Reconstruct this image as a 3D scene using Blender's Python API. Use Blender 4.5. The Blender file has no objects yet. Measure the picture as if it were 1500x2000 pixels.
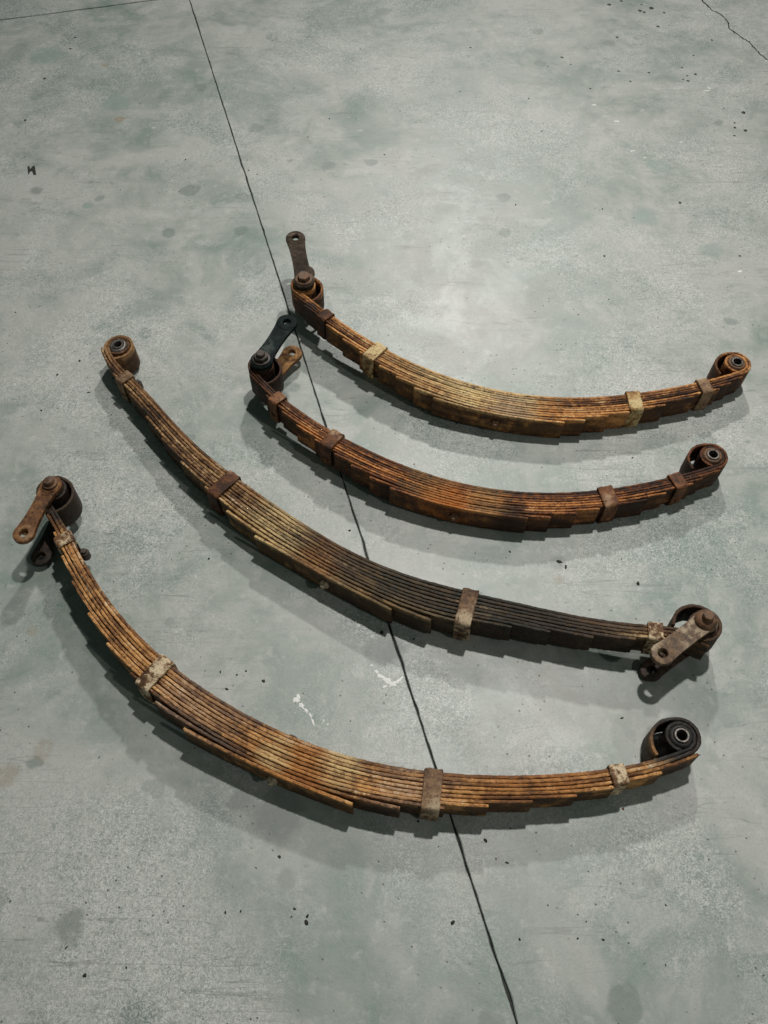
import bpy, bmesh, math, random
import numpy as np
from mathutils import Vector, Matrix

random.seed(7)
rng = np.random.default_rng(11)
SC = bpy.context.scene
COL = SC.collection
R = math.radians

# ------------------------------------------------------------------ camera
cam_d = bpy.data.cameras.new('camera')
cam = bpy.data.objects.new('camera', cam_d)
COL.objects.link(cam)
cam.location = (0, 0, 1.5)
cam.rotation_euler = (R(90 - 55), 0, 0)
cam_d.sensor_fit = 'VERTICAL'
cam_d.sensor_height = 24.0
cam_d.lens = 24.0 * 1700 / 2000
cam_d.clip_start = 0.02
cam_d.clip_end = 100
SC.camera = cam

# ------------------------------------------------------------------ ambient light of the hall
world = bpy.data.worlds.new('World')
SC.world = world
world.use_nodes = True
bg = world.node_tree.nodes['Background']
bg.inputs['Color'].default_value = (0.62, 0.84, 0.74, 1)
bg.inputs['Strength'].default_value = 0.068


# ------------------------------------------------------------------ ceiling lamps of the hall
def lamp(name, loc, watts, size, aim=(0.1, 0.8, 0), beam=180, color=(1, 0.97, 0.93)):
    d = bpy.data.lights.new(name, 'AREA')
    d.shape = 'DISK'
    d.size = size
    d.energy = watts
    d.color = color
    d.spread = R(beam)
    o = bpy.data.objects.new(name, d)
    COL.objects.link(o)
    o.location = loc
    o.rotation_euler = (Vector(aim) - Vector(loc)).to_track_quat('-Z', 'Y').to_euler()
    return o


lamp('high_bay_lamp', (0.8, 2.45, 5.2), 26, 0.22, (0.30, 1.1, 0), 75)
lamp('high_bay_lamp', (0.8, 7.2, 5.2), 100, 0.36, (0.25, 1.2, 0), 118)
lamp('high_bay_lamp', (4.0, -2.2, 5.2), 50, 0.28)

SC.view_settings.view_transform = 'Standard'
SC.view_settings.look = 'None'
SC.view_settings.exposure = 0.18
SC.view_settings.gamma = 1.0
SC.view_settings.use_curve_mapping = False


# ------------------------------------------------------------------ node helpers
class NT:
    def __init__(self, name):
        self.m = bpy.data.materials.new(name)
        self.m.use_nodes = True
        self.t = self.m.node_tree
        self.b = self.t.nodes['Principled BSDF']
        self.tc = self.t.nodes.new('ShaderNodeTexCoord')
        self.P = self.tc.outputs['Object']
        self.UV = self.tc.outputs['UV']

    def put(self, sock, v):
        if isinstance(v, bpy.types.NodeSocket):
            self.t.links.new(v, sock)
        elif isinstance(v, (tuple, list)) and sock.type == 'RGBA' and len(v) == 3:
            sock.default_value = (*v, 1)
        else:
            sock.default_value = v

    def node(self, typ, **kw):
        n = self.t.nodes.new(typ)
        for k, v in kw.items():
            setattr(n, k, v)
        return n

    def noise(self, vec, scale, detail=4, rough=0.6, dist=0.0, typ=None):
        n = self.node('ShaderNodeTexNoise')
        if typ:
            n.noise_type = typ
        self.put(n.inputs['Vector'], vec)
        n.inputs['Scale'].default_value = scale
        n.inputs['Detail'].default_value = detail
        n.inputs['Roughness'].default_value = rough
        n.inputs['Distortion'].default_value = dist
        return n.outputs['Fac']

    def noise_col(self, vec, scale, detail=3):
        n = self.node('ShaderNodeTexNoise')
        self.put(n.inputs['Vector'], vec)
        n.inputs['Scale'].default_value = scale
        n.inputs['Detail'].default_value = detail
        return n.outputs['Color']

    def voro(self, vec, scale, feature='F1', rnd=1.0):
        n = self.node('ShaderNodeTexVoronoi', feature=feature, voronoi_dimensions='2D')
        self.put(n.inputs['Vector'], vec)
        n.inputs['Scale'].default_value = scale
        n.inputs['Randomness'].default_value = rnd
        return n

    def rng(self, v, a, b, c=0.0, d=1.0, smooth=True):
        n = self.node('ShaderNodeMapRange')
        n.interpolation_type = 'SMOOTHSTEP' if smooth else 'LINEAR'
        self.put(n.inputs['Value'], v)
        n.inputs['From Min'].default_value = a
        n.inputs['From Max'].default_value = b
        n.inputs['To Min'].default_value = c
        n.inputs['To Max'].default_value = d
        return n.outputs['Result']

    def math(self, op, a, b=0.0):
        n = self.node('ShaderNodeMath', operation=op)
        self.put(n.inputs[0], a)
        self.put(n.inputs[1], b)
        return n.outputs[0]

    def vmath(self, op, a, b=(0, 0, 0)):
        n = self.node('ShaderNodeVectorMath', operation=op)
        self.put(n.inputs[0], a)
        self.put(n.inputs[1], b)
        return n.outputs['Value'] if op in ('DISTANCE', 'LENGTH', 'DOT_PRODUCT') else n.outputs['Vector']

    def scale(self, v, s):
        return self.vmath('MULTIPLY', v, s)

    def mix(self, fac, a, b, mode='MIX'):
        n = self.node('ShaderNodeMix', data_type='RGBA', blend_type=mode)
        n.clamp_factor = True
        self.put(n.inputs[0], fac)
        self.put(n.inputs[6], a)
        self.put(n.inputs[7], b)
        return n.outputs[2]

    def ramp(self, v, stops):
        n = self.node('ShaderNodeValToRGB')
        e = n.color_ramp.elements
        while len(e) < len(stops):
            e.new(0.5)
        for x, (p, c) in zip(e, stops):
            x.position = p
            x.color = (*c, 1)
        self.put(n.inputs[0], v)
        return n.outputs['Color']

    def rand(self):
        return self.node('ShaderNodeObjectInfo').outputs['Random']

    def bump(self, h, strength, dist):
        n = self.node('ShaderNodeBump')
        n.inputs['Strength'].default_value = strength
        n.inputs['Distance'].default_value = dist
        self.put(n.inputs['Height'], h)
        self.t.links.new(n.outputs['Normal'], self.b.inputs['Normal'])

    def out(self, col, rough, spec=0.5, metal=0.0):
        self.put(self.b.inputs['Base Color'], col)
        self.put(self.b.inputs['Roughness'], rough)
        self.put(self.b.inputs['Specular IOR Level'], spec)
        self.put(self.b.inputs['Metallic'], metal)
        return self.m


# ------------------------------------------------------------------ object helpers
def mesh_obj(name, verts, faces, mat=None, parent=None, smooth=None, uv=None):
    me = bpy.data.meshes.new(name)
    me.from_pydata([tuple(v) for v in verts], [], faces)
    if uv is not None:
        layer = me.uv_layers.new(name='UVMap')
        for lp in me.loops:
            layer.data[lp.index].uv = uv[lp.vertex_index]
    if smooth is not None:
        me.polygons.foreach_set('use_smooth', [True] * len(me.polygons))
        me.set_sharp_from_angle(angle=R(smooth))
    if mat:
        me.materials.append(mat)
    o = bpy.data.objects.new(name, me)
    COL.objects.link(o)
    if parent:
        o.parent = parent
    return o


def tag(o, label=None, cat=None, group=None, kind=None):
    for k, v in (('label', label), ('category', cat), ('group', group), ('kind', kind)):
        if v:
            o[k] = v
    return o


def lathe(profile, seg=28, center=(0, 0), hexed=None):
    """Closed profile [(r, z)...] turned about a vertical axis; profile rows in `hexed` become hexagons."""
    V, F = [], []
    n = len(profile)
    for i in range(seg):
        a = 2 * math.pi * i / seg
        for j, (r, z) in enumerate(profile):
            rr = r
            if hexed and j in hexed:
                b = (a % (math.pi / 3)) - math.pi / 6
                rr = r * math.cos(math.pi / 6) / math.cos(b)
            V.append((center[0] + rr * math.cos(a), center[1] + rr * math.sin(a), z))
    for i in range(seg):
        k = (i + 1) % seg
        for j in range(n):
            l = (j + 1) % n
            F.append((i * n + j, k * n + j, k * n + l, i * n + l))
    return V, F


def solid_lathe(profile, **kw):
    return lathe([(0.0004, profile[0][1])] + profile + [(0.0004, profile[-1][1])],
                 **{**kw, 'hexed': {j + 1 for j in kw['hexed']} if kw.get('hexed') else None})


def merge(*parts):
    V, F = [], []
    for v, f in parts:
        o = len(V)
        V += list(v)
        F += [tuple(i + o for i in q) for q in f]
    return V, F


def bevelled(V, F, off, seg=2, angle=40):
    """Bevel the hard edges of a closed shape."""
    bm = bmesh.new()
    vs = [bm.verts.new(v) for v in V]
    for f in F:
        bm.faces.new([vs[i] for i in f])
    bm.normal_update()
    ed = [e for e in bm.edges if len(e.link_faces) == 2 and e.calc_face_angle(0) > R(angle)]
    bmesh.ops.bevel(bm, geom=ed, offset=off, segments=seg, profile=0.5, affect='EDGES', clamp_overlap=True)
    bm.verts.ensure_lookup_table()
    bm.verts.index_update()
    V2 = [tuple(v.co) for v in bm.verts]
    F2 = [tuple(v.index for v in f.verts) for f in bm.faces]
    bm.free()
    return V2, F2


def prism(pts, z0, z1):
    n = len(pts)
    V = [(x, y, z0) for x, y in pts] + [(x, y, z1) for x, y in pts]
    F = [tuple(range(n - 1, -1, -1)), tuple(range(n, 2 * n))]
    F += [(i, (i + 1) % n, n + (i + 1) % n, n + i) for i in range(n)]
    return V, F


# ------------------------------------------------------------------ floor: four cast slabs split by saw-cut joints
# joint A runs away from the camera through the middle, joint B crosses it far off
JA = Vector((-0.7054, 3.3196))          # crossing of both joints
UA = Vector((0.27175, -0.96237)).normalized()   # along joint A towards the camera
VA = Vector((-UA.y, UA.x))            # across, to the right


def concrete():
    g = NT('concrete')
    P = g.P
    warp = g.noise_col(P, 3.0, 3)
    Pw = g.vmath('ADD', P, g.scale(g.vmath('SUBTRACT', warp, (0.5, 0.5, 0.5)), (0.25, 0.25, 0)))
    big = g.noise(Pw, 1.7, 6, 0.66)
    mid = g.noise(Pw, 7.5, 7, 0.68)
    fine = g.noise(P, 34, 6, 0.7)
    worm = g.noise(P, 190, 3, 0.65, 0.6)
    grain = g.noise(P, 420, 2, 0.6)
    light = (0.405, 0.412, 0.386)
    teal = (0.185, 0.240, 0.207)
    f = g.math('ADD', g.math('MULTIPLY', big, 0.62), g.math('MULTIPLY', mid, 0.42))
    col = g.mix(g.rng(f, 0.38, 0.62), teal, light)
    col = g.mix(g.math('MULTIPLY', g.rng(mid, 0.56, 0.70), 0.35), col, (0.36, 0.385, 0.36))
    col = g.mix(g.math('MULTIPLY', g.rng(fine, 0.50, 0.72), 0.30), col, (0.33, 0.345, 0.325))
    col = g.mix(g.math('MULTIPLY', g.rng(fine, 0.46, 0.30), 0.30), col, (0.62, 0.615, 0.59))
    # worn patches with definite outlines, round old drips, scuffs
    wear = g.noise(Pw, 5.5, 9, 0.72)
    col = g.mix(g.math('MULTIPLY', g.rng(wear, 0.545, 0.60), 0.30), col, (0.50, 0.50, 0.475))
    col = g.mix(g.math('MULTIPLY', g.rng(wear, 0.445, 0.40), 0.24), col, (0.175, 0.222, 0.196))
    vd = g.voro(g.vmath('ADD', P, g.scale(g.vmath('SUBTRACT', g.noise_col(P, 30, 3), (0.5, 0.5, 0.5)), (0.03, 0.03, 0))), 5.5)
    vs = g.node('ShaderNodeSeparateColor')
    g.put(vs.inputs[0], vd.outputs['Color'])
    rad = g.math('MULTIPLY', g.math('MULTIPLY', vs.outputs[0], vs.outputs[0]), 0.16)
    drip = g.math('MULTIPLY', g.rng(g.math('SUBTRACT', vd.outputs['Distance'], rad), -0.02, 0.02, 1, 0), g.rng(vs.outputs[1], 0.3, 0.8))
    col = g.mix(g.math('MULTIPLY', drip, 0.66), col, (0.150, 0.190, 0.166))
    # trowel texture: fine light and dark curls, stronger in worn areas
    worn = g.rng(g.noise(Pw, 2.3, 4, 0.6), 0.42, 0.62, 0.04, 1.0)
    c1 = g.noise(P, 105, 2.5, 0.6, 1.2)
    c2 = g.noise(g.vmath('ADD', P, (7.3, 2.1, 4.4)), 120, 2.5, 0.6, 1.2)
    dk = g.rng(g.math('ABSOLUTE', g.math('SUBTRACT', c1, 0.5)), 0.0, 0.05, 1, 0)
    lt = g.rng(g.math('ABSOLUTE', g.math('SUBTRACT', c2, 0.52)), 0.0, 0.06, 1, 0)
    col = g.mix(g.math('MULTIPLY', dk, g.math('MULTIPLY', worn, 0.72)), col, (0.13, 0.18, 0.168))
    col = g.mix(g.math('MULTIPLY', lt, g.math('MULTIPLY', worn, 0.60)), col, (0.70, 0.70, 0.67))
    col = g.mix(g.math('MULTIPLY', g.rng(worm, 0.54, 0.68), 0.40), col, (0.24, 0.255, 0.238))
    col = g.mix(g.math('MULTIPLY', g.rng(grain, 0.58, 0.72), 0.25), col, (0.20, 0.21, 0.195))
    # hairline scratches in two directions
    for rot, sc, seed, amt in ((0.45, (1.6, 26, 1), 3.1, 0.45), (1.25, (1.3, 22, 1), 9.7, 0.35), (-0.5, (1.5, 24, 1), 17.0, 0.3)):
        mp = g.node('ShaderNodeMapping')
        g.put(mp.inputs['Vector'], P)
        mp.inputs['Rotation'].default_value = (0, 0, rot)
        mp.inputs['Scale'].default_value = sc
        mp.inputs['Location'].default_value = (seed, seed * 2, 0)
        n = g.noise(mp.outputs['Vector'], 1.0, 2, 0.5)
        line = g.rng(g.math('ABSOLUTE', g.math('SUBTRACT', n, 0.5)), 0.0015, 0.0055, 1, 0)
        area = g.rng(g.noise(P, 2.4 + seed * 0.1, 2, 0.5), 0.50, 0.62)
        col = g.mix(g.math('MULTIPLY', g.math('MULTIPLY', line, area), amt), col, (0.13, 0.14, 0.13))
    # pin-holes and specks of dirt
    v = g.voro(P, 26)
    hole = g.math('MULTIPLY', g.rng(v.outputs['Distance'], 0.030, 0.055, 1, 0),
                  g.rng(g.noise(P, 6.0, 2), 0.50, 0.60))
    col = g.mix(g.math('MULTIPLY', hole, 0.85), col, (0.055, 0.055, 0.05))
    v2 = g.voro(P, 75)
    hole2 = g.math('MULTIPLY', g.rng(v2.outputs['Distance'], 0.05, 0.10, 1, 0), g.rng(g.noise(P, 5.0, 3), 0.58, 0.70))
    col = g.mix(g.math('MULTIPLY', hole2, 0.5), col, (0.10, 0.10, 0.09))
    # old stains, each with its own place and outline
    wobble = g.vmath('SUBTRACT', g.noise_col(P, 22, 3), (0.5, 0.5, 0.5))
    for x, y, r, c, a in STAINS:
        wob = g.scale(wobble, (r * 1.4, r * 1.4, 0))
        d = g.vmath('DISTANCE', g.vmath('ADD', P, wob), (x, y, 0))
        m = g.math('MULTIPLY', g.rng(d, r * 0.55, r * 1.12, 1, 0), g.rng(fine, 0.32, 0.52, 0.55, 1.0))
        col = g.mix(g.math('MULTIPLY', m, a), col, c)
    h = g.math('ADD', g.math('MULTIPLY', worm, 0.5), g.math('MULTIPLY', fine, 0.8))
    h = g.math('SUBTRACT', h, g.math('MULTIPLY', hole, 0.8))
    g.bump(h, 0.35, 0.0012)
    rough = g.rng(mid, 0.35, 0.68, 0.40, 0.56)
    return g.out(col, rough, 0.5)


GREY_ST = (0.20, 0.225, 0.205)
TEAL_ST = (0.235, 0.30, 0.27)
BROWN_ST = (0.27, 0.21, 0.145)
STAINS = [
    (0.7606, 2.9812, 0.0259, GREY_ST, 0.675),
    (0.7759, 3.0603, 0.0158, GREY_ST, 0.54),
    (-0.1641, 2.2797, 0.0239, GREY_ST, 0.6075),
    (-0.4967, 0.2516, 0.0258, GREY_ST, 0.7425),
    (-0.9851, 2.1642, 0.0218, GREY_ST, 0.81),
    (-0.9167, 2.8428, 0.0135, BROWN_ST, 0.675),
    (-0.8141, 2.5247, 0.0173, BROWN_ST, 0.81),
    (-0.8261, 2.0936, 0.0172, TEAL_ST, 0.81),
    (-0.6012, 0.5371, 0.0217, BROWN_ST, 0.3375),
    (-0.6735, 0.7718, 0.0138, BROWN_ST, 0.3375),
    (0.3473, 0.8857, 0.0123, BROWN_ST, 0.4725),
    (0.7982, 2.2797, 0.0388, TEAL_ST, 0.675),
    (0.7198, 2.0411, 0.0423, TEAL_ST, 0.675),
    (-0.6532, 0.4916, 0.0231, BROWN_ST, 0.405),
    (-0.182, 0.4262, 0.0520, GREY_ST, 0.81),
    (-0.2451, 0.4519, 0.0263, GREY_ST, 0.675),
    (0, 0.7255, 0.0435, GREY_ST, 0.675),
    (0.0194, 0.7255, 0.0290, GREY_ST, 0.54),
    (-0.4107, 0.7906, 0.0148, GREY_ST, 0.54),
    (0.3517, 0.924, 0.0186, GREY_ST, 0.54),
    (-0.8354, 2.6193, 0.0482, TEAL_ST, 0.675),
    (-1.1224, 2.8979, 0.0680, TEAL_ST, 0.675),
    (0.0786, 0.1869, 0.0204, TEAL_ST, 0.4725),
    (0.4403, 0.3201, 0.0199, GREY_ST, 0.405),
    (0.8727, 1.8993, 0.0327, TEAL_ST, 0.6075),
    (-0.1578, 0.3201, 0.0183, GREY_ST, 0.4725),
    (-0.354, 1.0372, 0.0129, GREY_ST, 0.405)]
M_CON = concrete()


def joint_fill():
    g = NT('joint_dirt')
    n = g.noise(g.P, 60, 4)
    return g.out(g.ramp(n, [(0.35, (0.012, 0.013, 0.012)), (0.7, (0.05, 0.05, 0.045))]), 0.9)


M_JF = joint_fill()


def world_uv(a, b):
    p = JA + UA * a + VA * b
    return (p.x, p.y)


floor = mesh_obj('floor', [(*world_uv(a, b), -0.0045) for a, b in ((-5, -5), (8, -5), (8, 6), (-5, 6))],
                 [(0, 1, 2, 3)], M_JF)
tag(floor, kind='structure')
JW = 0.0013      # half width of the saw cut


def ragged(n, amp, chips, seed):
    r = np.random.default_rng(seed)
    e = r.normal(0, amp, n)
    e = np.convolve(e, [0.25, 0.5, 0.25], 'same')
    for i in r.integers(0, n, chips):
        w = r.integers(1, 4)
        d = r.uniform(0.0006, 0.0018)
        for k in range(-w, w + 1):
            if 0 <= i + k < n:
                e[i + k] += d * (1 - abs(k) / (w + 1))
    return np.maximum(e, -0.0006)


def slab(ia, ib, seed):
    """ia, ib = +-1: side of joint B (towards the camera) and of joint A (to the right)."""
    LA, LB = (6.5 if ia > 0 else 4.0), 4.5
    na, nb = 620, 300
    ta = np.linspace(0, 1, na) ** 1.0 * LA
    tb = np.linspace(0, 1, nb) * LB
    ea = ragged(na, 0.0006, 40, seed)
    eb = ragged(nb, 0.0006, 12, seed + 50)
    loop = [(ia * max(a, 0.0032), ib * (JW + e)) for a, e in zip(ta[::-1], ea)]
    loop[-1] = (ia * 0.0032, ib * JW)
    loop += [(ia * (0.0032 + e), ib * b) for b, e in zip(tb[1:], eb[1:])]
    loop += [(ia * LA, ib * LB)]
    if ia * ib > 0:
        loop = loop[::-1]
    n = len(loop)
    r = np.random.default_rng(seed + 9)
    lip = np.convolve(r.uniform(0.0004, 0.0022, n + 4), np.ones(5) / 5, 'valid')
    V = [(*world_uv(a + ia * l, b + ib * l), 0.0) for (a, b), l in zip(loop, lip)]
    V2 = [(*world_uv(a, b), -0.0016) for a, b in loop]
    low = V2 + [(*world_uv(a, b), -0.03) for a, b in loop]
    F = [tuple(range(n))] + [(k * n + i, (k + 1) * n + i, (k + 1) * n + (i + 1) % n, k * n + (i + 1) % n) for k in (0, 1) for i in range(n)]
    bm = bmesh.new()
    vs = [bm.verts.new(v) for v in V + low]
    for f in F:
        bm.faces.new([vs[i] for i in f])
    bmesh.ops.recalc_face_normals(bm, faces=bm.faces)
    bm.normal_update()
    top = max(bm.faces, key=lambda f: len(f.verts))
    if top.normal.z < 0:
        bmesh.ops.reverse_faces(bm, faces=bm.faces)
    bmesh.ops.triangulate(bm, faces=[top])
    me = bpy.data.meshes.new('concrete_slab')
    bm.to_mesh(me)
    bm.free()
    me.materials.append(M_CON)
    o = bpy.data.objects.new('concrete_slab', me)
    COL.objects.link(o)
    o.parent = floor
    return o


for i, (ia, ib) in enumerate(((1, -1), (1, 1), (-1, -1), (-1, 1))):
    slab(ia, ib, 100 + i)


W = 0.060      # width of every leaf


# ------------------------------------------------------------------ metal materials
def rust(name, dark, mid, light, pale, pale_amt, regions=(), gloss=0.0, streak=0.52, edged=False, spec=0.3):
    g = NT(name)
    P = g.P
    rnd = g.rand()
    off = g.node('ShaderNodeCombineXYZ')
    g.put(off.inputs[2], g.math('MULTIPLY', rnd, 37.0))
    su = g.vmath('ADD', g.scale(g.UV, (6, 75, 0)), off.outputs[0])
    streaks = g.noise(su, 1.0, 6, 0.68, 0.3) if edged else g.noise(P, 38, 5, 0.66)
    flakes = g.noise(P, 95, 5, 0.72, 0.5)
    clouds = g.noise(P, 11, 4, 0.6)
    pits = g.noise(P, 240, 4, 0.7)
    f = g.math('ADD', g.math('MULTIPLY', streaks, streak), g.math('MULTIPLY', clouds, 0.9 - streak))
    f = g.math('ADD', f, g.math('MULTIPLY', g.math('SUBTRACT', flakes, 0.5), 0.60))
    f = g.math('ADD', f, g.math('MULTIPLY', g.math('SUBTRACT', rnd, 0.5), 0.17))
    col = g.ramp(f, [(0.30, dark), (0.42, mid), (0.575, light)] if edged else [(0.30, dark), (0.44, mid), (0.58, light)])
    # pale chalky scale that has flaked away in places
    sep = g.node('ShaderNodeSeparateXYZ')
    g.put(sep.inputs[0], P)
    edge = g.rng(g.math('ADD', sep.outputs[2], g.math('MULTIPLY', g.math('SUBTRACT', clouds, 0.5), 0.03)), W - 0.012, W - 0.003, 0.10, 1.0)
    if not edged:
        edge = 1.0
    pm = g.math('MULTIPLY', g.rng(g.math('ADD', g.math('MULTIPLY', flakes, 0.45), g.math('MULTIPLY', streaks, 0.55)), 0.52 if edged else 0.45, 0.62 if edged else 0.54), g.rng(clouds, 0.62 - pale_amt * 0.35, 0.74 - pale_amt * 0.35))
    col = g.mix(g.math('MULTIPLY', g.math('MULTIPLY', pm, edge), 0.85), col, pale)
    chip = g.math('ADD', g.math('MULTIPLY', flakes, 0.4), g.math('MULTIPLY', streaks, 0.6))
    rough = g.rng(flakes, 0.3, 0.7, 0.58 - gloss, 0.86 - gloss)
    for x, y, r, c, a, brk in regions:
        d = g.vmath('DISTANCE', g.scale(P, (1, 1, 0.4)), (x, y, 0.012))
        wob = g.math('ADD', g.math('MULTIPLY', g.math('SUBTRACT', clouds, 0.5), 0.9),
                     g.math('MULTIPLY', g.math('SUBTRACT', flakes, 0.5), brk))
        wob = g.math('ADD', wob, g.math('MULTIPLY', g.math('SUBTRACT', g.math('FRACT', g.math('MULTIPLY', rnd, 7.0 + 31 * r)), 0.5), 0.5 if brk > 0.5 else 0.25))
        m = g.rng(g.math('ADD', g.math('DIVIDE', d, r), wob), 0.45, 1.15, 1, 0)
        if brk > 0.5:
            m = g.math('MULTIPLY', m, edge)
            m = g.math('MULTIPLY', m, g.rng(chip, 0.40, 0.56, 1 - min(brk * 0.62, 0.95), 1.0))
        col = g.mix(g.math('MULTIPLY', m, a), col, c)
    col = g.mix(g.math('MULTIPLY', g.rng(pits, 0.56, 0.68), 0.8), col, tuple(v * 0.35 for v in dark))
    if edged:   # grease and mill scale, plus the flat faces' shade painted into the colour
        grime_shade = g.math('MULTIPLY', g.rng(g.noise(P, 18, 6, 0.68), 0.32, 0.54), g.math('SUBTRACT', 1.0, edge))
        col = g.mix(g.math('MULTIPLY', grime_shade, 0.88), col, (0.026, 0.013, 0.008))
    h = g.math('ADD', g.math('MULTIPLY', flakes, 0.8), g.math('MULTIPLY', pits, 0.5))
    h = g.math('ADD', h, g.math('MULTIPLY', streaks, 0.35))
    g.bump(h, 0.9, 0.0018)
    return g.out(col, rough, spec)


def plain(name, c0, c1, r0, r1, scale=60, spec=0.4, metal=0.0, bump=0.4):
    g = NT(name)
    n = g.noise(g.P, scale, 5, 0.65)
    n2 = g.noise(g.P, scale * 4, 3, 0.6)
    col = g.ramp(g.math('ADD', g.math('MULTIPLY', n, 0.7), g.math('MULTIPLY', n2, 0.3)), [(0.36, c0), (0.62, c1)])
    g.bump(g.math('ADD', n, n2), bump, 0.0008)
    return g.out(col, g.rng(n, 0.3, 0.7, r0, r1), spec, metal)


M_RUBBER = plain('bush_rubber', (0.010, 0.010, 0.010), (0.035, 0.031, 0.028), 0.5, 0.75)
M_SLEEVE = plain('worn_sleeve_steel', (0.07, 0.06, 0.055), (0.22, 0.20, 0.18), 0.35, 0.55, metal=0.6)
M_BOLT = plain('bolt_rust', (0.045, 0.024, 0.014), (0.19, 0.10, 0.05), 0.5, 0.75)
M_BOLTD = plain('bolt_dark', (0.012, 0.010, 0.008), (0.07, 0.05, 0.036), 0.4, 0.65)
M_NUTB = plain('bright_nut', (0.16, 0.11, 0.06), (0.50, 0.42, 0.30), 0.35, 0.6)

# ------------------------------------------------------------------ the four springs (metres, local frame:
# x along the chord, y to the hollow side, z up; curve = inner top edge of the main leaf)
DATA = {
    1: {"O": [-0.1954, 0.4737, 0.009], "ex": [0.91774, -0.39681, -0.01723], "n": [0.00331, -0.03572, 0.99936], "co": [2.8711, -0.036439, -1.7224, 0.10565, 0.26946, 0.55878, 0.0023846, 0.075323], "x0": -0.6678, "x1": 0.6311, "lo": [-0.6332, 0.2224], "sL": 0.0323, "sR": 1.4487, "L": [0.077, 0.125, 0.184, 0.244, 0.321, 0.393, 0.465, 0.533, 0.601], "R": [1.46, 1.389, 1.307, 1.244, 1.173, 1.102, 1.034, 0.966, 0.895], "clips": [0.154, 0.497, 1.013, 1.318], "cb": 0.762, "tip": [-0.6405, 0.222], "eye": [-0.6602, 0.3376]},
    2: {"O": [-0.1201, 0.8572, 0.0056], "ex": [0.85287, -0.52193, 0.01425], "n": [-0.0395, -0.03728, 0.99852], "co": [-16.67, -6.633, 17.598, 5.7054, -6.429, -1.6998, 0.94417, 0.55868, -0.01941, 0.077262], "x0": -0.7541, "x1": 0.6624, "lo": [0.6142, 0.1724], "sL": 0.0375, "sR": 1.5061, "L": [0.022, 0.108, 0.184, 0.267, 0.342, 0.419, 0.503, 0.577, 0.663], "R": [1.526, 1.442, 1.39, 1.317, 1.242, 1.173, 1.079, 1.03, 0.959], "clips": [0.139, 0.529, 1.085, 1.425], "cb": 0.824, "tip": [0.6175, 0.1696], "eye": [0.6616, 0.2685]},
    3: {"O": [0.1339, 1.0212, 0.0056], "ex": [0.97008, -0.24136, -0.02618], "n": [0.00977, -0.06895, 0.99757], "co": [1.3916, -0.93245, -0.44467, 0.2968, 0.72328, -0.032641, 0.064187], "x0": -0.4977, "x1": 0.5199, "lo": [-0.4532, 0.3647], "sL": 0.0393, "sR": 1.1376, "L": [0.047, 0.114, 0.171, 0.217, 0.27, 0.324, 0.367, 0.413, 0.459], "R": [1.134, 1.089, 1.064, 1.003, 0.96, 0.861, 0.815, 0.766, 0.723], "clips": [0.14, 0.301, 0.883, 1.035], "cb": 0.589, "tip": [-0.4635, 0.382], "eye": [-0.4846, 0.2606]},
    4: {"O": [0.239, 1.2658, 0.0057], "ex": [0.9749, -0.21984, -0.03525], "n": [0.01707, -0.08407, 0.99631], "co": [3.3145, 0.15324, -1.4261, -0.29048, 0.15489, 0.7555, -0.010452, 0.073292], "x0": -0.516, "x1": 0.5276, "lo": [-0.5364, 0.3828], "sL": 0.0355, "sR": 1.1605, "L": [0.038, 0.084, 0.161, 0.218, 0.271, 0.327, 0.373, 0.42, 0.465], "R": [1.153, 1.117, 1.085, 1.023, 0.952, 0.87, 0.824, 0.774, 0.732], "clips": [0.143, 0.301, 0.89, 1.056], "cb": 0.598, "tip": [-0.563, 0.409], "eye": [-0.5055, 0.2772]},
}


class Curve:
    def __init__(self, d):
        x = np.linspace(d['x0'] - 0.03, d['x1'] + 0.03, 4000)
        co = np.array(d['co'])
        y = np.polyval(co, x)
        for xe, sg in ((d['x0'], -1), (d['x1'], 1)):
            m = np.polyval(np.polyder(co), xe)
            k = (x - xe) * sg > 0
            y[k] = np.polyval(co, xe) + m * (x[k] - xe)
        self.x, self.y = x, y
        self.s = np.r_[0, np.cumsum(np.hypot(np.diff(x), np.diff(y)))]
        self.tx, self.ty = np.gradient(x, self.s), np.gradient(y, self.s)
        k = 120
        pad = lambda a: np.convolve(np.pad(a, k, 'edge'), np.ones(2 * k + 1) / (2 * k + 1), 'valid')
        self.tx, self.ty = pad(self.tx), pad(self.ty)

    def at(self, s):
        i = lambda a: np.interp(s, self.s, a)
        p = np.array([i(self.x), i(self.y)]).T
        t = np.array([i(self.tx), i(self.ty)]).T
        t = t / np.linalg.norm(t, axis=-1, keepdims=True)
        n = np.stack([-t[..., 1], t[..., 0]], -1)
        return p, t, n


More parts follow.
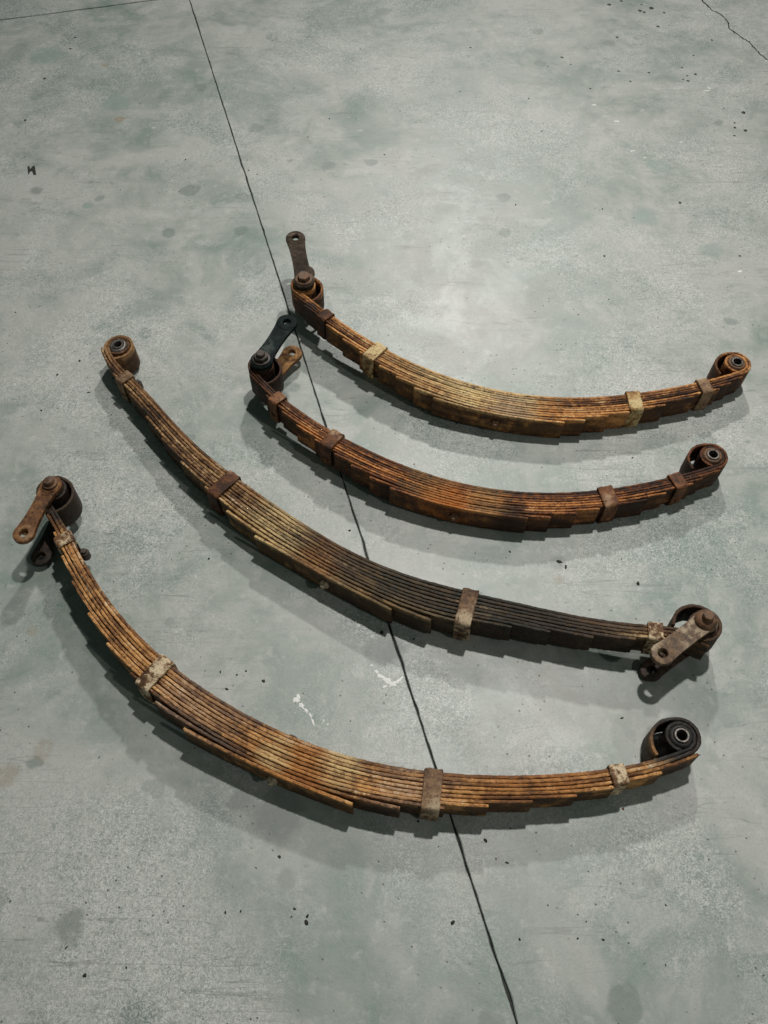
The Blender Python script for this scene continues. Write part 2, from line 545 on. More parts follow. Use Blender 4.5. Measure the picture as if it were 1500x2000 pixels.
def sweep(name, path, thick, width, z0, mat, parent, s_start=0.0, rad=0.0014, jit=0.00028, seed=0, endcut=0.0):
    """A flat bar of rounded section swept along a plan path."""
    r = np.random.default_rng(seed)
    p = np.asarray(path)
    t = np.gradient(p, axis=0)
    t /= np.linalg.norm(t, axis=1, keepdims=True)
    n = np.stack([-t[:, 1], t[:, 0]], 1)
    sec = []
    h = thick / 2
    for cx, cz, a0 in ((h, width, 0), (-h, width, 90), (-h, 0, 180), (h, 0, 270)):
        ox, oz = cx - math.copysign(rad, cx), (cz - rad if cz > 0 else rad)
        for a in (0, 45, 90):
            sec.append((ox + rad * math.cos(R(a0 + a)), oz + rad * math.sin(R(a0 + a))))
    m = len(sec)
    N = len(p)
    arc = np.r_[0, np.cumsum(np.linalg.norm(np.diff(p, axis=0), axis=1))] + s_start
    peri = np.r_[0, np.cumsum([math.dist(sec[i], sec[(i + 1) % m]) for i in range(m)])]
    V, UV = [], []
    J = r.normal(0, jit, (N, m, 2))
    for i in range(N):
        k = 1.0
        if i < 2 or i > N - 3:
            k = 0.93 if (i == 0 or i == N - 1) else 0.99
        for j, (a, z) in enumerate(sec):
            q = p[i] + n[i] * (a * k + J[i, j, 0])
            V.append((q[0], q[1], z0 + (z - width / 2) * (0.5 + 0.5 * k) + width / 2 + J[i, j, 1]))
            UV.append((arc[i], peri[j]))
    F = [(i * m + j, i * m + (j + 1) % m, (i + 1) * m + (j + 1) % m, (i + 1) * m + j) for i in range(N - 1) for j in range(m)]
    F += [tuple(range(m))[::-1], tuple((N - 1) * m + j for j in range(m))]
    F = [f[::-1] for f in F]
    return mesh_obj(name, V, F, mat, parent, smooth=50, uv=UV)


def plate_link(name, piv, tip, z0, th, mat, parent, rb=0.0210, hole=0.0088, waist=0.0150):
    """Shackle link: two thick round bosses, the far one bored, joined by a waisted web."""
    a, b = Vector(piv), Vector(tip)
    d = (b - a)
    L = d.length
    d.normalize()
    n = Vector((-d.y, d.x))
    zt = z0 + th
    e = 0.0014
    ring = [(hole, z0), (hole, zt - e), (hole + e, zt), (rb - 0.003, zt), (rb - 0.0008, zt - 0.001), (rb, zt - 0.003),
            (rb, z0 + 0.002), (rb - 0.002, z0)]
    parts = [lathe(ring, 36, tip), solid_lathe([(rb - 0.001, z0), (rb + 0.001, z0 + 0.002), (rb + 0.001, zt - 0.003), (rb - 0.002, zt)], seg=36, center=piv)]
    up, lo = [], []
    K = 14
    for i in range(K + 1):
        u = i / K
        x = 0.004 + u * (L - 0.004 - 0.006)
        wd = waist + (rb - 0.0012 - waist) * abs(2 * u - 1) ** 2.2
        up.append(a + d * x + n * wd)
        lo.append(a + d * x - n * wd)
    arc = []
    rr = hole + 0.0032
    a0 = math.atan2(rb - 0.0012, -0.006)
    for k in range(13):
        an = math.pi / 2 + math.pi * k / 12
        arc.append(b + d * (rr * math.cos(an)) + n * (rr * math.sin(an)))
    outline = up + arc + lo[::-1]
    Vw, Fw = prism([(q.x, q.y) for q in outline], z0 + 0.0012, zt - 0.0016)
    bm = bmesh.new()
    vs = [bm.verts.new(v) for v in Vw]
    for f in Fw:
        try:
            bm.faces.new([vs[i] for i in f])
        except ValueError:
            pass
    bmesh.ops.triangulate(bm, faces=[f for f in bm.faces if len(f.verts) > 4])
    bmesh.ops.recalc_face_normals(bm, faces=bm.faces)
    bm.verts.index_update()
    parts.append(([tuple(v.co) for v in bm.verts], [tuple(v.index for v in f.verts) for f in bm.faces]))
    bm.free()
    return mesh_obj(name, *merge(*parts), mat, parent, smooth=35)


def clip_band(cv, s, width, off_out, mat, parent, twist, seed, z_low=-0.0045, thick=0.0042):
    """Rebound clip: a flat band bent round the stack, closed on the hollow side."""
    p, t, n = cv.at(s)
    c, sn = math.cos(twist), math.sin(twist)
    t = np.array([t[0] * c - t[1] * sn, t[0] * sn + t[1] * c])
    n = np.array([-t[1], t[0]])
    gap = 0.0009

    def rrect(y0, y1, z0, z1, rad, k=4):
        pts = []
        for cy, cz, a0 in ((y1 - rad, z1 - rad, 0), (y0 + rad, z1 - rad, 90), (y0 + rad, z0 + rad, 180), (y1 - rad, z0 + rad, 270)):
            for i in range(k + 1):
                a = R(a0 + 90 * i / k)
                pts.append((cy + rad * math.cos(a), cz + rad * math.sin(a)))
        return pts
    yi0, yi1 = -off_out - gap, gap
    z0i, z1i = -0.0006, W + gap
    inn = rrect(yi0, yi1, z0i, z1i, 0.0022)
    out = rrect(yi0 - thick, yi1 + thick, z0i - thick, z1i + thick, 0.0062)
    m = len(inn)
    stations = [(-0.5, 0.0012), (-0.46, 0.0), (-0.2, 0.0), (0.2, 0.0), (0.46, 0.0), (0.5, 0.0012)]
    r = np.random.default_rng(seed)
    V = []
    for u, ins in stations:
        cy, cz = (yi0 + yi1) / 2, (z0i + z1i) / 2
        for loop, sg in ((out, 1), (inn, -1)):
            for (y, z) in loop:
                y2 = y - math.copysign(ins, y - cy) * sg
                z2 = z - math.copysign(ins, z - cz) * sg
                wob = 0.0006 * math.sin(9 * u + seed) if sg > 0 else 0
                q = p + t * (u * width + r.normal(0, 0.0003)) + n * (y2 + wob)
                V.append((q[0], q[1], z2 + wob))
    F = []
    S = len(stations)
    for i in range(S - 1):
        for j in range(m):
            k = (j + 1) % m
            b0, b1 = i * 2 * m, (i + 1) * 2 * m
            F.append((b0 + j, b0 + k, b1 + k, b1 + j))
            F.append((b0 + m + k, b0 + m + j, b1 + m + j, b1 + m + k))
    for i, fl in ((0, 1), (S - 1, 0)):
        for j in range(m):
            k = (j + 1) % m
            b = i * 2 * m
            q = (b + j, b + m + j, b + m + k, b + k)
            F.append(q if fl else q[::-1])
    o = mesh_obj('rebound_clip', V, F, mat, parent, smooth=40)
    # rivet head on the outer face
    q = p + n * (yi0 - thick)
    rv = [(0.0004, -0.001), (0.0062, -0.001), (0.0060, 0.0012), (0.0044, 0.0027), (0.0004, 0.0033)]
    Vr, Fr = lathe(rv, 14)
    M = Matrix(((t[0], 0, -n[0]), (t[1], 0, -n[1]), (0, 1, 0)))
    Vr = [M @ Vector(v) + Vector((q[0], q[1], 0.017)) for v in Vr]
    mesh_obj('rivet', [tuple(v) for v in Vr], Fr, mat, o, smooth=40)
    return o


def build_spring(key, t, mats, clip_mats, splay, fan, grow, theta, label, bolt_style, link_mats, eye_mats):
    d = DATA[key]
    ex, ez = Vector(d['ex']), Vector(d['n'])
    ey = ez.cross(ex)
    root = bpy.data.objects.new('leaf_spring', None)
    COL.objects.link(root)
    root.empty_display_size = 0.1
    Mx = Matrix((ex, ey, ez)).transposed().to_4x4()
    Mx.translation = Vector(d['O'])
    root.matrix_world = Mx
    tag(root, label, 'leaf spring', 'rusty leaf springs lying on the floor')
    cv = Curve(d)
    rc = 0.0235
    s_mid = d['cb']

    def offset(k, s):
        o = (k + 0.5) * t
        if k in splay:
            side = np.where(s < s_mid, (s - s_mid) / (d['L'][k - 2] - s_mid), (s - s_mid) / (d['R'][k - 2] - s_mid))
            o = o + splay[k] * np.clip(side, 0, 1.0) ** 2.5
        if k >= 2:      # the tips stand off a little from the leaf behind
            o = o + (0.0005 if key < 3 else 0.0016) * (np.exp(-(np.abs(s - d['L'][k - 2]) / 0.035)) + np.exp(-(np.abs(s - d['R'][k - 2]) / 0.035)))
        o = o + 0.00045 * np.sin(s * (17 + 3 * (k % 4)) + 2.4 * k + key) * (k > 0)
        for (sc, wd, amt) in fan:
            o = o + amt * k * np.exp(-((s - sc) / wd) ** 2)
        return o

    outer = {}
    for k in range(11):
        if k < 2:
            s0, s1 = d['sL'], d['sR']
        else:
            s0, s1 = d['L'][k - 2], d['R'][k - 2]
        s = np.arange(s0, s1, 0.0055)
        s = np.append(s[:-1], s1)
        p, tn, n = cv.at(s)
        path = p - n * offset(k, s)[:, None]
        if k < 2:
            ends = []
            for side, se in ((0, s0), (1, s1)):
                pe, te, ne = cv.at(np.array([se]))
                pe, te, ne = pe[0], te[0] * (1 if side else -1), ne[0]
                E = pe + ne * (rc - t / 2)
                th_end = 250 if k == 0 else theta[side]
                th = np.radians(np.arange(-90 + 4, th_end, 8.0))
                rr = np.full(len(th), rc)
                if k == 1:
                    rr = rr + t + 0.0006
                    u = np.clip((np.degrees(th) - 70) / (th_end - 70), 0, 1)
                    rr = rr + grow[side] * (3 * u ** 2 - 2 * u ** 3)
                arc = E + rr[:, None] * (np.cos(th)[:, None] * te + np.sin(th)[:, None] * ne)
                ends.append(arc)
            path = np.vstack([ends[0][::-1], path, ends[1]])
        zj = 0.0 if k < 2 else random.uniform(-0.0009, 0.0014)
        mat = mats[0] if k < 2 else mats[1]
        o = sweep('spring_leaf', path, t * (0.93 if k < 2 else random.uniform(0.77, 0.86) if key < 3 else random.uniform(0.72, 0.82)), W - random.uniform(0, 0.0012), zj, mat, root, s_start=s0, seed=key * 20 + k)
        if k == 0:
            o['label'] = 'main leaf with rolled eyes at both ends'
        if k == 1:
            o['label'] = 'wrapper leaf curled loosely round the eyes'
    # rebound clips
    for i, sc in enumerate(d['clips']):
        ks = [k for k in range(11) if k < 2 or (d['L'][k - 2] < sc + 0.01 and d['R'][k - 2] > sc - 0.01)]
        k = max(ks)
        off = float(offset(k, np.array(sc))) + t / 2
        clip_band(cv, sc, (0.026, 0.031, 0.031, 0.027)[i], off, clip_mats[i], root, random.uniform(-0.09, 0.09), key * 7 + i)
    # clip bolts on the hollow side next to the eyes
    if key in (1, 2):
        p, tn, n = [a[0] for a in cv.at(np.array([d['clips'][0] + (0.022 if key == 1 else 0.0)]))]
        q = p + n * (0.0075 if key == 1 else 0.010)
        V, F = solid_lathe([(0.0085, 0.004), (0.0092, 0.006), (0.0092, 0.022), (0.0080, 0.024), (0.0055, 0.0242), (0.0052, 0.030)], seg=20, center=q)
        mesh_obj('clip_bolt', V, F, M_BOLTD, root, smooth=30)
    # eye bushings
    eyes = []
    for side, se in ((0, d['sL']), (1, d['sR'])):
        pe, te, ne = cv.at(np.array([se]))
        E = pe[0] + ne[0] * (rc - t / 2)
        eyes.append(E)
        ri = rc - t / 2
        rub = [(0.0128, -0.0012), (0.0128, W + 0.0012), (0.0150, W + 0.0030), (ri - 0.003, W + 0.0026), (ri + 0.0002, W - 0.0012),
               (ri + 0.0002, 0.0012), (ri - 0.003, -0.0022)]
        b = mesh_obj('eye_bushing', *lathe(rub, 36, E), eye_mats[side], root, smooth=40)
        sl = [(0.0092, -0.005), (0.0092, W + 0.0046), (0.0098, W + 0.0052), (0.0122, W + 0.0052), (0.0130, W + 0.0044), (0.0130, -0.005)]
        mesh_obj('sleeve', *lathe(sl, 30, E), M_SLEEVE, b, smooth=40)
    # centre bolt: nut on the outer face, round head in the hollow
    p, tn, n = [a[0] for a in cv.at(np.array([s_mid]))]
    off = float(offset(10, np.array(s_mid))) + t / 2
    M = Matrix(((tn[0], 0, -n[0]), (tn[1], 0, -n[1]), (0, 1, 0)))
    V, F = solid_lathe([(0.0102, -0.0005), (0.0102, 0.0055), (0.0088, 0.0066), (0.0052, 0.0067), (0.0050, 0.0105), (0.0042, 0.0112)],
                       seg=24, hexed={0, 1, 2})
    q = p - n * off
    nut = mesh_obj('centre_bolt_nut', [tuple(M @ Vector(v) + Vector((q[0], q[1], W * 0.5))) for v in V], F, M_NUTB if key < 3 else M_BOLT, root, smooth=30)
    M2 = Matrix(((tn[0], 0, n[0]), (tn[1], 0, n[1]), (0, -1, 0)))
    V, F = solid_lathe([(0.0085, -0.0005), (0.0085, 0.006), (0.007, 0.0078)], seg=20)
    mesh_obj('centre_bolt_head', [tuple(M2 @ Vector(v) + Vector((p[0], p[1], W * 0.5))) for v in V], F, M_BOLTD, root, smooth=30)
    # shackle: two links and the through bolt
    side = 0 if d['eye'][0] < 0 else 1
    E = eyes[side]
    th = 0.0115
    zu, zl = W + 0.0058, -0.0058 - th
    plate_link('shackle_link', E, d['tip'], zu, th, link_mats[0], root, rb=0.0210 if key < 3 else 0.0240, waist=(0.0150, 0.0178, 0.0180, 0.0185)[key - 1])['label'] = 'upper shackle link'
    plate_link('shackle_link', E, d['lo'], zl, th, link_mats[1], root, rb=0.0210 if key < 3 else 0.0240, waist=(0.0150, 0.0178, 0.0180, 0.0185)[key - 1])['label'] = 'lower shackle link'
    top = zu + th
    bot = zl
    prof = {
        'dome': [(0.0145, top - 0.0005), (0.0150, top + 0.002), (0.0150, top + 0.0055), (0.0118, top + 0.0068), (0.0110, top + 0.0075),
                 (0.0106, top + 0.0115), (0.0085, top + 0.0145), (0.0050, top + 0.0158)],
        'stub': [(0.0205, top - 0.0005), (0.0190, top + 0.004), (0.0135, top + 0.0095), (0.0105, top + 0.0105), (0.0098, top + 0.0115),
                 (0.0098, top + 0.0205), (0.0085, top + 0.0220)],
        'stack': [(0.0190, top - 0.0005), (0.0200, top + 0.001), (0.0200, top + 0.0035), (0.0165, top + 0.004), (0.0165, top + 0.012),
                  (0.0150, top + 0.0135), (0.0100, top + 0.0138), (0.0096, top + 0.0205), (0.0082, top + 0.0218)],
        'hex': [(0.0205, top - 0.0005), (0.0205, top + 0.0022), (0.0195, top + 0.003), (0.0152, top + 0.0031), (0.0152, top + 0.0122),
                (0.0138, top + 0.0136)],
    }[bolt_style]
    hx = {'hex': {3, 4, 5}, 'stack': {3, 4, 5}}.get(bolt_style)
    bolt = mesh_obj('shackle_bolt', *solid_lathe(prof, seg=36, center=E, hexed=hx), M_BOLT if bolt_style in ('dome', 'stub', 'hex') else M_BOLTD, root, smooth=30)
    low = -(Mx @ Vector((E[0], E[1], 0))).z / ez.z       # local height of the floor under the bolt
    V, F = solid_lathe([(0.0086, low + 0.0012), (0.0090, low + 0.003), (0.0090, bot + 0.03)], seg=20, center=E)
    V2, F2 = solid_lathe([(0.0150, bot - 0.0085), (0.0150, bot - 0.0003)], seg=24, center=E, hexed={0, 1})
    mesh_obj('bolt_nut', *merge((V, F), (V2, F2)), M_BOLTD, bolt, smooth=30)
    return root, cv


def reg(key, s, dy, r, c, a, brk=0.6):
    """A stained or painted patch of a spring, placed by its distance along the stack."""
    p, tn, n = [v[0] for v in Curve(DATA[key]).at(np.array([s]))]
    q = p - n * dy
    return (float(q[0]), float(q[1]), r, c, a, brk)


BLK = (0.010, 0.009, 0.008)
OIL = (0.022, 0.024, 0.020)
TAN = (0.36, 0.215, 0.085)
CREAM = (0.70, 0.54, 0.27)
ORANGE = (0.40, 0.15, 0.034)
GREYP = (0.27, 0.195, 0.15)
DEEP = (0.045, 0.018, 0.008)

# front spring: tan and orange scale, greasy black eyes
r1 = [reg(1, 0.80, 0.04, 0.085, ORANGE, 0.7, 0.9), reg(1, 0.755, 0.035, 0.035, CREAM, 0.6, 1.2),
      reg(1, 0.86, 0.02, 0.04, CREAM, 0.65, 1.3), reg(1, 0.98, 0.045, 0.09, GREYP, 0.4, 1.0), reg(1, 0.60, 0.04, 0.10, GREYP, 0.45, 1.0),
      reg(1, 1.18, 0.02, 0.12, ORANGE, 0.55, 0.9)]
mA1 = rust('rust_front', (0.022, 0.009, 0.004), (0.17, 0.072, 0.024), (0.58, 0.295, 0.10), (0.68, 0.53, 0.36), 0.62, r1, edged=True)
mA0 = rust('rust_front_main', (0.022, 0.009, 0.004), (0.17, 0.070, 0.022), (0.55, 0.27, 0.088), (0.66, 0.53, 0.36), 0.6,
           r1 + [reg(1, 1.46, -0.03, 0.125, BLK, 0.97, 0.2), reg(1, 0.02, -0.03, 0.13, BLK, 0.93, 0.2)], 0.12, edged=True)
# second spring: brown on the left, oily grey-black on the right
r2 = [reg(2, 0.88, 0.02, 0.085, OIL, 0.72, 0.45), reg(2, 0.80, 0.03, 0.10, (0.06, 0.036, 0.02), 0.55, 0.45), reg(2, 0.95, 0.055, 0.08, TAN, 0.45, 1.2), reg(2, 1.00, 0.035, 0.12, OIL, 0.80, 0.45), reg(2, 1.16, 0.03, 0.12, OIL, 0.84, 0.45),
      reg(2, 1.32, 0.02, 0.12, (0.035, 0.028, 0.021), 0.8, 0.45), reg(2, 0.68, 0.05, 0.08, CREAM, 0.5, 1.5), reg(2, 0.80, 0.055, 0.05, ORANGE, 0.25, 1.2)]
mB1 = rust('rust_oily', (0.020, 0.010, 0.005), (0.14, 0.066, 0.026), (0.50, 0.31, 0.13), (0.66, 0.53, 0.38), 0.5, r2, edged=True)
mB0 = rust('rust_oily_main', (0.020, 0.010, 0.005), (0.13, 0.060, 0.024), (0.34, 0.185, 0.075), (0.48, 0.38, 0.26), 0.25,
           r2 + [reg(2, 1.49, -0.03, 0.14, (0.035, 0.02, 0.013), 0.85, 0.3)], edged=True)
# third spring: even red-brown
r3 = [reg(3, 0.10, 0.02, 0.13, DEEP, 0.6, 0.4), reg(3, 0.57, 0.062, 0.06, (0.42, 0.135, 0.022), 0.85, 0.45), reg(3, 0.70, 0.062, 0.05, (0.018, 0.010, 0.007), 0.8, 0.45), reg(3, 0.64, 0.035, 0.05, TAN, 0.45, 1.2), reg(3, 0.53, 0.02, 0.06, TAN, 0.4, 1.2)]
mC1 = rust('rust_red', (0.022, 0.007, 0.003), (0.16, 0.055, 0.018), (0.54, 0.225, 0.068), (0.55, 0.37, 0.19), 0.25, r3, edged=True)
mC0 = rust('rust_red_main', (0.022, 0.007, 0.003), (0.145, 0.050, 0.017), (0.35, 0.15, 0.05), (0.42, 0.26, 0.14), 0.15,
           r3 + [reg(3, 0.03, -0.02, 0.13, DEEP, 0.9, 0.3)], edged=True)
# far spring: straw-coloured paint left on the rust
r4 = [reg(4, 0.60, 0.02, 0.12, CREAM, 0.72, 1.7), reg(4, 0.48, 0.03, 0.11, CREAM, 0.6, 1.8), reg(4, 0.62, 0.045, 0.05, GREYP, 0.65, 1.3),
      reg(4, 0.70, 0.03, 0.03, ORANGE, 0.6, 0.9), reg(4, 0.36, 0.02, 0.09, TAN, 0.5, 1.5)]
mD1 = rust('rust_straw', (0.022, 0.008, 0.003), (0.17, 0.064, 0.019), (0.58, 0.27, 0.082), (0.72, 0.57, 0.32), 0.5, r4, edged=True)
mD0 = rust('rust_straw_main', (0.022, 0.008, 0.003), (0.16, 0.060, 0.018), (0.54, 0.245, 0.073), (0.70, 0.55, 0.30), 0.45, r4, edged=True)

CL_RUST = rust('clip_rust', (0.035, 0.014, 0.007), (0.15, 0.06, 0.025), (0.27, 0.125, 0.055), (0.36, 0.25, 0.15), 0.25)
CL_PALE = rust('clip_pale_paint', (0.06, 0.026, 0.010), (0.20, 0.10, 0.042), (0.48, 0.35, 0.20), (0.66, 0.54, 0.36), 0.95)
CL_STRAW = rust('clip_straw_paint', (0.06, 0.026, 0.008), (0.21, 0.095, 0.028), (0.42, 0.25, 0.085), (0.62, 0.49, 0.26), 0.62)
CL_BROWN = rust('clip_brown', (0.045, 0.022, 0.012), (0.19, 0.11, 0.06), (0.34, 0.225, 0.13), (0.46, 0.36, 0.24), 0.4)
LK_RUST = rust('link_rust', (0.032, 0.014, 0.007), (0.13, 0.055, 0.02), (0.25, 0.125, 0.05), (0.32, 0.22, 0.13), 0.1, gloss=0.12)
LK_GREY = rust('link_worn', (0.05, 0.03, 0.019), (0.17, 0.105, 0.06), (0.29, 0.20, 0.125), (0.40, 0.32, 0.22), 0.3, gloss=0.15)
LK_DARK = rust('link_dark', (0.010, 0.008, 0.007), (0.030, 0.020, 0.014), (0.07, 0.042, 0.026), (0.12, 0.08, 0.05), 0.1, gloss=0.15)
LK_GREEN = rust('link_dark_green', (0.005, 0.008, 0.008), (0.010, 0.017, 0.0165), (0.024, 0.035, 0.033), (0.06, 0.075, 0.07), 0.1, gloss=0.05, spec=0.1)
LK_OCHRE = rust('link_ochre', (0.06, 0.025, 0.010), (0.26, 0.125, 0.038), (0.46, 0.27, 0.095), (0.52, 0.38, 0.20), 0.3)
LK_STEEL = rust('link_grey_brown', (0.016, 0.011, 0.008), (0.045, 0.032, 0.023), (0.10, 0.073, 0.053), (0.16, 0.12, 0.085), 0.2, spec=0.12)

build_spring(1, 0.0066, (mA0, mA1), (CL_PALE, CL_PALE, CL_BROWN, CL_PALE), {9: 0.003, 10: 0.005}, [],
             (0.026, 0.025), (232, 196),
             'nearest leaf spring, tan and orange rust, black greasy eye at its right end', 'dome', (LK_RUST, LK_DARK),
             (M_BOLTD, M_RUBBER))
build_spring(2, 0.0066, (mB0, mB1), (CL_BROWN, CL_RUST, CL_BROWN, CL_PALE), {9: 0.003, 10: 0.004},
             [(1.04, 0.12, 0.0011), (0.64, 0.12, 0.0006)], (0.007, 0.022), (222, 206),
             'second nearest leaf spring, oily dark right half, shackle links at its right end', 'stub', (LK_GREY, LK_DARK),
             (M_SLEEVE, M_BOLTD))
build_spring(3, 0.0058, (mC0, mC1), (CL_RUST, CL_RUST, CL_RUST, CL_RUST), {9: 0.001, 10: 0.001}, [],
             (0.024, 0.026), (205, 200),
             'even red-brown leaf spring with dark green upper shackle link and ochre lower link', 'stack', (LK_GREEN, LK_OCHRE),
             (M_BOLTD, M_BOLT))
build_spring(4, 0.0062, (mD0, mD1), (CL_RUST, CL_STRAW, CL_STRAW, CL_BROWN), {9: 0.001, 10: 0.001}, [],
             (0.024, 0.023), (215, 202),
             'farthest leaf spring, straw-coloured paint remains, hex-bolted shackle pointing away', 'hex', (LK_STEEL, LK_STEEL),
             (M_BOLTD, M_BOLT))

# ------------------------------------------------------------------ small things on the floor
M_GRIT = plain('black_grit', (0.008, 0.008, 0.007), (0.03, 0.027, 0.022), 0.6, 0.9)
M_PAINT = plain('white_paint', (0.62, 0.62, 0.60), (0.80, 0.80, 0.78), 0.5, 0.7, bump=0.15)
M_DROP = plain('dried_oil', (0.006, 0.006, 0.006), (0.02, 0.02, 0.018), 0.4, 0.6)


def blob(x, y, rx, ry, rot, h, n=11, jag=0.25):
    """A low irregular crumb or dried drop on the floor."""
    V, F = [], []
    rr = [1 + random.uniform(-jag, jag) for _ in range(n)]
    for k, (s, z) in enumerate(((1.0, 0.0002), (0.82, h * 0.75), (0.35, h))):
        for i in range(n):
            a = 2 * math.pi * i / n
            px, py = rx * rr[i] * s * math.cos(a), ry * rr[i] * s * math.sin(a)
            V.append((x + px * math.cos(rot) - py * math.sin(rot), y + px * math.sin(rot) + py * math.cos(rot), z))
    for k in range(2):
        for i in range(n):
            j = (i + 1) % n
            F.append((k * n + i, k * n + j, (k + 1) * n + j, (k + 1) * n + i))
    F.append(tuple(2 * n + i for i in range(n)))
    return V, F


GRIT = [(-0.2298, 2.4283, 0.0035), (-1.0961, 2.7577, 0.0050), (-1.1009, 2.519, 0.0047), (-0.3551, 0.935, 0.0023), (-0.3054, 0.6868, 0.0029), (-0.2578, 0.6878, 0.0021), (-0.2228, 0.6683, 0.0036), (-0.2733, 0.6806, 0.0021), (-0.2894, 0.6521, 0.0035), (0.5051, 0.8763, 0.0046), (0.3542, 0.9277, 0.0062), (0.3662, 0.9155, 0.0054), (0.1687, 0.3827, 0.0038), (-0.1231, 0.2576, 0.0043), (-0.1219, 0.2665, 0.0030), (-0.1429, 0.2778, 0.0024), (-0.2283, 0.274, 0.0024), (-0.2526, 0.2725, 0.0031), (-0.4947, 0.2224, 0.0030), (-0.459, 0.1834, 0.0035), (-0.2094, 0.3398, 0.0019), (0.594, 2.8881, 0.0038), (0.2906, 2.9543, 0.0039), (-0.5989, 0.2892, 0.0018), (-0.924, 1.6613, 0.0029), (-0.0049, 0.7686, 0.0044), (0.2016, 0.3478, 0.0038), (-0.1125, 0.8881, 0.0023), (0.9428, 1.8783, 0.0031), (0.5833, 1.8783, 0.0031), (-0.7296, 1.4919, 0.0037), (-0.7725, 1.4464, 0.0036), (-0.552, 1.3764, 0.0027), (0.0567, 0.7544, 0.0029), (0.2124, 0.2333, 0.0024), (0.3032, 0.2348, 0.0018), (0.4342, 0.1975, 0.0018), (0.5525, 0.1322, 0.0017), (0.1085, 0.2576, 0.0036), (0.32, 0.2591, 0.0018), (0.343, 0.2333, 0.0024), (0.2619, 0.2831, 0.0018), (0.4501, 0.2831, 0.0018), (-0.5771, 1.3844, 0.0027)]
DROPS = [(0.8008, 3.2522, 0.0073), (0.8468, 3.2786, 0.0059), (0.9025, 3.2075, 0.0072), (0.915, 3.1965, 0.0058), (0.9455, 3.2261, 0.0087), (0.9846, 3.1928, 0.0058), (0.9155, 3.2522, 0.0044), (0.9454, 3.0955, 0.0057), (0.7928, 3.0222, 0.0056), (0.7644, 2.8046, 0.0053), (0.5893, 2.8914, 0.0054), (0.8613, 2.7952, 0.0053), (0.7927, 2.7423, 0.0040), (0.9824, 2.7764, 0.0040), (1.0109, 2.7858, 0.0053), (0.9649, 2.7546, 0.0040), (0.9795, 2.7454, 0.0053), (0.9758, 2.8268, 0.0040), (1.0285, 2.9045, 0.0041), (1.1115, 3.005, 0.0042), (1.1141, 2.5615, 0.0076), (1.0741, 2.5051, 0.0038), (1.0683, 2.4801, 0.0050), (1.0567, 2.4364, 0.0037), (1.0971, 2.4636, 0.0062), (0.8288, 2.1076, 0.0046), (0.6583, 2.6996, 0.0039)]
PAINT = [(-0.1609, 0.6301, 0.0065, 0.0047, 0.3), (-0.151, 0.6202, 0.0075, 0.0037, -0.7), (-0.1412, 0.6104, 0.0065, 0.0023, -0.9), (-0.1333, 0.6016, 0.0056, 0.0023, -1.1), (-0.1281, 0.5891, 0.0065, 0.0018, -1.2), (-0.1565, 0.6361, 0.0037, 0.0056, 0.2), (-0.1012, 0.5843, 0.0028, 0.0014, 0.3), (-0.1088, 0.591, 0.0028, 0.0014, 1), (-0.0493, 0.7828, 0.0049, 0.0020, 0.5), (-0.0433, 0.7718, 0.0049, 0.0016, -0.6), (-0.0374, 0.7762, 0.0030, 0.0014, 0.2), (-0.0215, 0.7609, 0.0039, 0.0018, 0), (-0.0147, 0.7555, 0.0039, 0.0014, -0.5), (-0.0544, 0.7917, 0.0030, 0.0015, 1), (-0.0048, 0.6765, 0.0086, 0.0038, -0.4), (0.0066, 0.6683, 0.0095, 0.0047, -0.5), (0.017, 0.6622, 0.0076, 0.0047, 0.3), (0.0285, 0.6703, 0.0085, 0.0038, 0.6), (-0.0143, 0.6868, 0.0048, 0.0029, -0.7), (-0.024, 0.6992, 0.0038, 0.0019, 0.2), (0.0019, 0.6571, 0.0047, 0.0028, 0.1), (1.0282, 2.6875, 0.0098, 0.0033, 0.1), (1.038, 2.7026, 0.0033, 0.0065, 0.3), (0.6567, 2.6047, 0.0080, 0.0032, 0.2), (0.7147, 2.5134, 0.0094, 0.0031, 0.1), (0.7362, 2.3567, 0.0076, 0.0024, 0.4), (0.7683, 2.323, 0.0060, 0.0023, -0.4), (0.8892, 2.4015, 0.0061, 0.0021, 0.2), (1.2654, 2.8718, 0.0102, 0.0025, 0.8), (-0.7014, 2.4774, 0.0047, 0.0019, 0.2), (0.0866, 0.7097, 0.0029, 0.0014, 0.3), (0.9283, 1.8167, 0.0080, 0.0040, 0.5)]
parts = []
for x, y, r in GRIT:
    parts.append(blob(x, y, r, r * random.uniform(0.45, 0.9), random.uniform(0, 3.1), r * random.uniform(0.3, 0.6), 8, 0.35))
for _ in range(420):
    y = random.uniform(0.0, 3.1)
    x = random.uniform(-1, 1) * (0.62 + 0.28 * y)
    r = min(0.0006 * math.exp(random.gauss(0.2, 0.55)), 0.0028) * (1 + 0.25 * y)
    parts.append(blob(x, y, r, r * random.uniform(0.4, 0.9), random.uniform(0, 3.1), r * 0.4, 7, 0.35))
fl = []
for key in DATA:
    d = DATA[key]
    cvk = Curve(d)
    ex, ez = Vector(d['ex']), Vector(d['n'])
    ey = ez.cross(ex)
    for _ in range(70):
        s = random.uniform(0.05, d['sR'])
        p, tn, n = [a[0] for a in cvk.at(np.array([s]))]
        q = p - n * (random.choice([0.07, 0.02, 0.075]) + random.gauss(0, 0.05))
        w = Vector(d['O']) + ex * float(q[0]) + ey * float(q[1])
        r = min(0.0007 * math.exp(random.gauss(0.1, 0.5)), 0.0024)
        fl.append(blob(w.x, w.y, r, r * random.uniform(0.4, 0.9), random.uniform(0, 3.1), r * 0.3, 7, 0.4))
M_FLAKE = plain('rust_flakes', (0.05, 0.022, 0.010), (0.22, 0.10, 0.04), 0.7, 0.9)
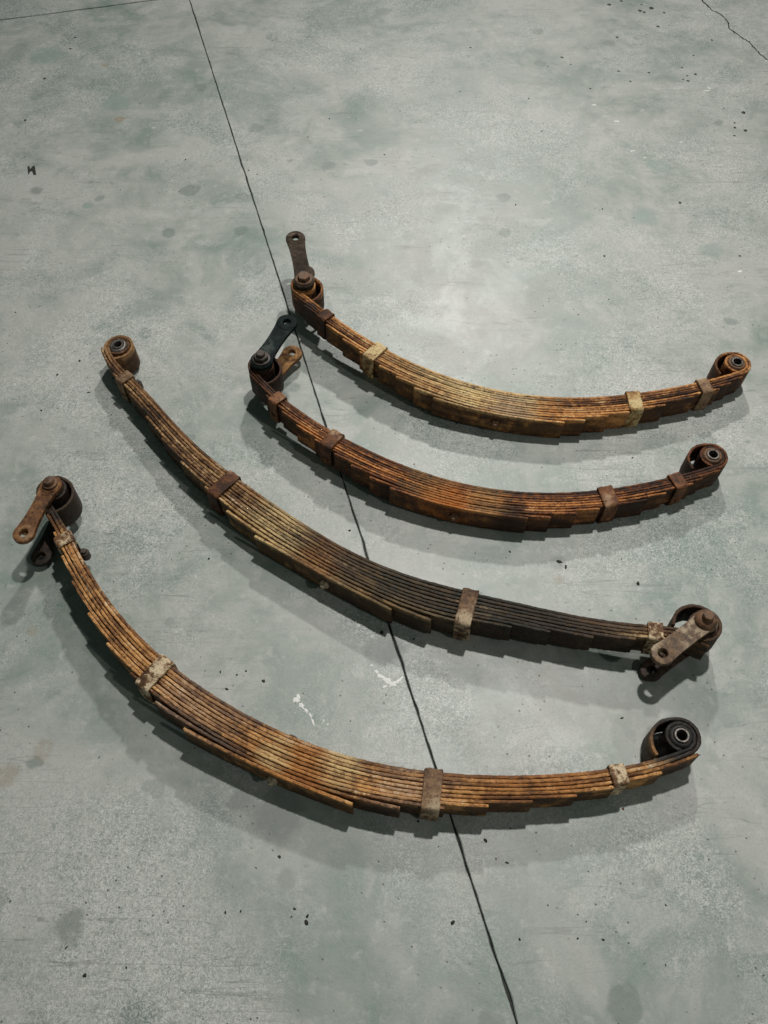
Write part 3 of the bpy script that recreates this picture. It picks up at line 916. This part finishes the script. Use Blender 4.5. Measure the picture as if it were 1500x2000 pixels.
tag(mesh_obj('rust_flakes', *merge(*fl), M_FLAKE, smooth=60), 'fine rust flakes fallen round the springs', 'rust flakes', kind='stuff')
tag(mesh_obj('grit', *merge(*parts), M_GRIT, smooth=60), 'fine black grit scattered over the concrete floor', 'grit', kind='stuff')
parts = [blob(x, y, r, r * random.uniform(0.7, 1.0), random.uniform(0, 3.1), 0.0006, 12, 0.18) for x, y, r in DROPS]
tag(mesh_obj('oil_drips', *merge(*parts), M_DROP, smooth=60), 'dried black drips spattered on the far right floor', 'drips', kind='stuff')
parts = [blob(x, y, rx, ry, a, 0.0005, 14, 0.45) for x, y, rx, ry, a in PAINT]
tag(mesh_obj('paint_flecks', *merge(*parts), M_PAINT, smooth=60), 'dried white paint flecks beside the floor joint', 'paint', kind='stuff')

# torn scrap of black tape near the left edge
sc = [(-1.0304, 2.2521), (-1.026, 2.2397), (-1.0251, 2.2546), (-1.0197, 2.2571), (-1.0107, 2.2372), (-1.0039, 2.2397), (-1.0181, 2.2822), (-1.0244, 2.2772), (-1.0268, 2.2621), (-1.0324, 2.2797), (-1.0378, 2.2772)]
V, F = prism(sc, 0.0006, 0.0016)
mm = mesh_obj('tape_scrap', V, F, M_GRIT)
tag(mm, 'torn scrap of black tape at the far left', 'tape')

# crack in the far right corner: a dark jagged hairline, sunk into the slab surface
ck = [(1.1317, 3.3165), (1.1344, 3.3027), (1.1383, 3.2927), (1.1373, 3.2747), (1.1412, 3.2651), (1.1472, 3.2505), (1.1502, 3.2374), (1.1534, 3.2263), (1.156, 3.209), (1.1611, 3.2033), (1.1679, 3.2009), (1.1729, 3.1913), (1.1773, 3.1882), (1.1821, 3.1783), (1.1843, 3.1687), (1.1875, 3.1611), (1.1899, 3.1546), (1.1905, 3.1448), (1.1938, 3.1406), (1.1916, 3.1309), (1.1949, 3.1207), (1.1928, 3.1126), (1.1911, 3.1032), (1.1892, 3.0932), (1.1885, 3.0826), (1.1916, 3.0754), (1.1949, 3.0681), (1.1981, 3.0657), (1.2005, 3.0542), (1.2044, 3.0495), (1.2074, 3.0445), (1.2105, 3.0356), (1.2124, 3.0315), (1.2179, 3.0186), (1.2202, 3.0119), (1.2269, 3.0078), (1.2303, 2.9967), (1.2351, 2.9939), (1.2361, 2.9871), (1.2379, 2.9787), (1.2394, 2.9685), (1.2401, 2.9591), (1.2427, 2.9549), (1.2458, 2.9459), (1.246, 2.9347), (1.2506, 2.9269), (1.2506, 2.9141), (1.2543, 2.9045), (1.2599, 2.8986), (1.2615, 2.8888), (1.2653, 2.8795), (1.2682, 2.8704), (1.2729, 2.8621), (1.2784, 2.8457), (1.2857, 2.8326), (1.2953, 2.8164)]
V, F = [], []
for i, (x, y) in enumerate(ck):
    a = ck[max(i - 1, 0)]
    b = ck[min(i + 1, len(ck) - 1)]
    dx, dy = b[0] - a[0], b[1] - a[1]
    l = math.hypot(dx, dy)
    w = random.uniform(0.0012, 0.0034)
    V += [(x - dy / l * w, y + dx / l * w, 0.0006), (x + dy / l * w, y - dx / l * w, 0.0006)]
for i in range(len(ck) - 1):
    F.append((2 * i, 2 * i + 1, 2 * i + 3, 2 * i + 2))
mesh_obj('crack', V, F, M_JF, floor)
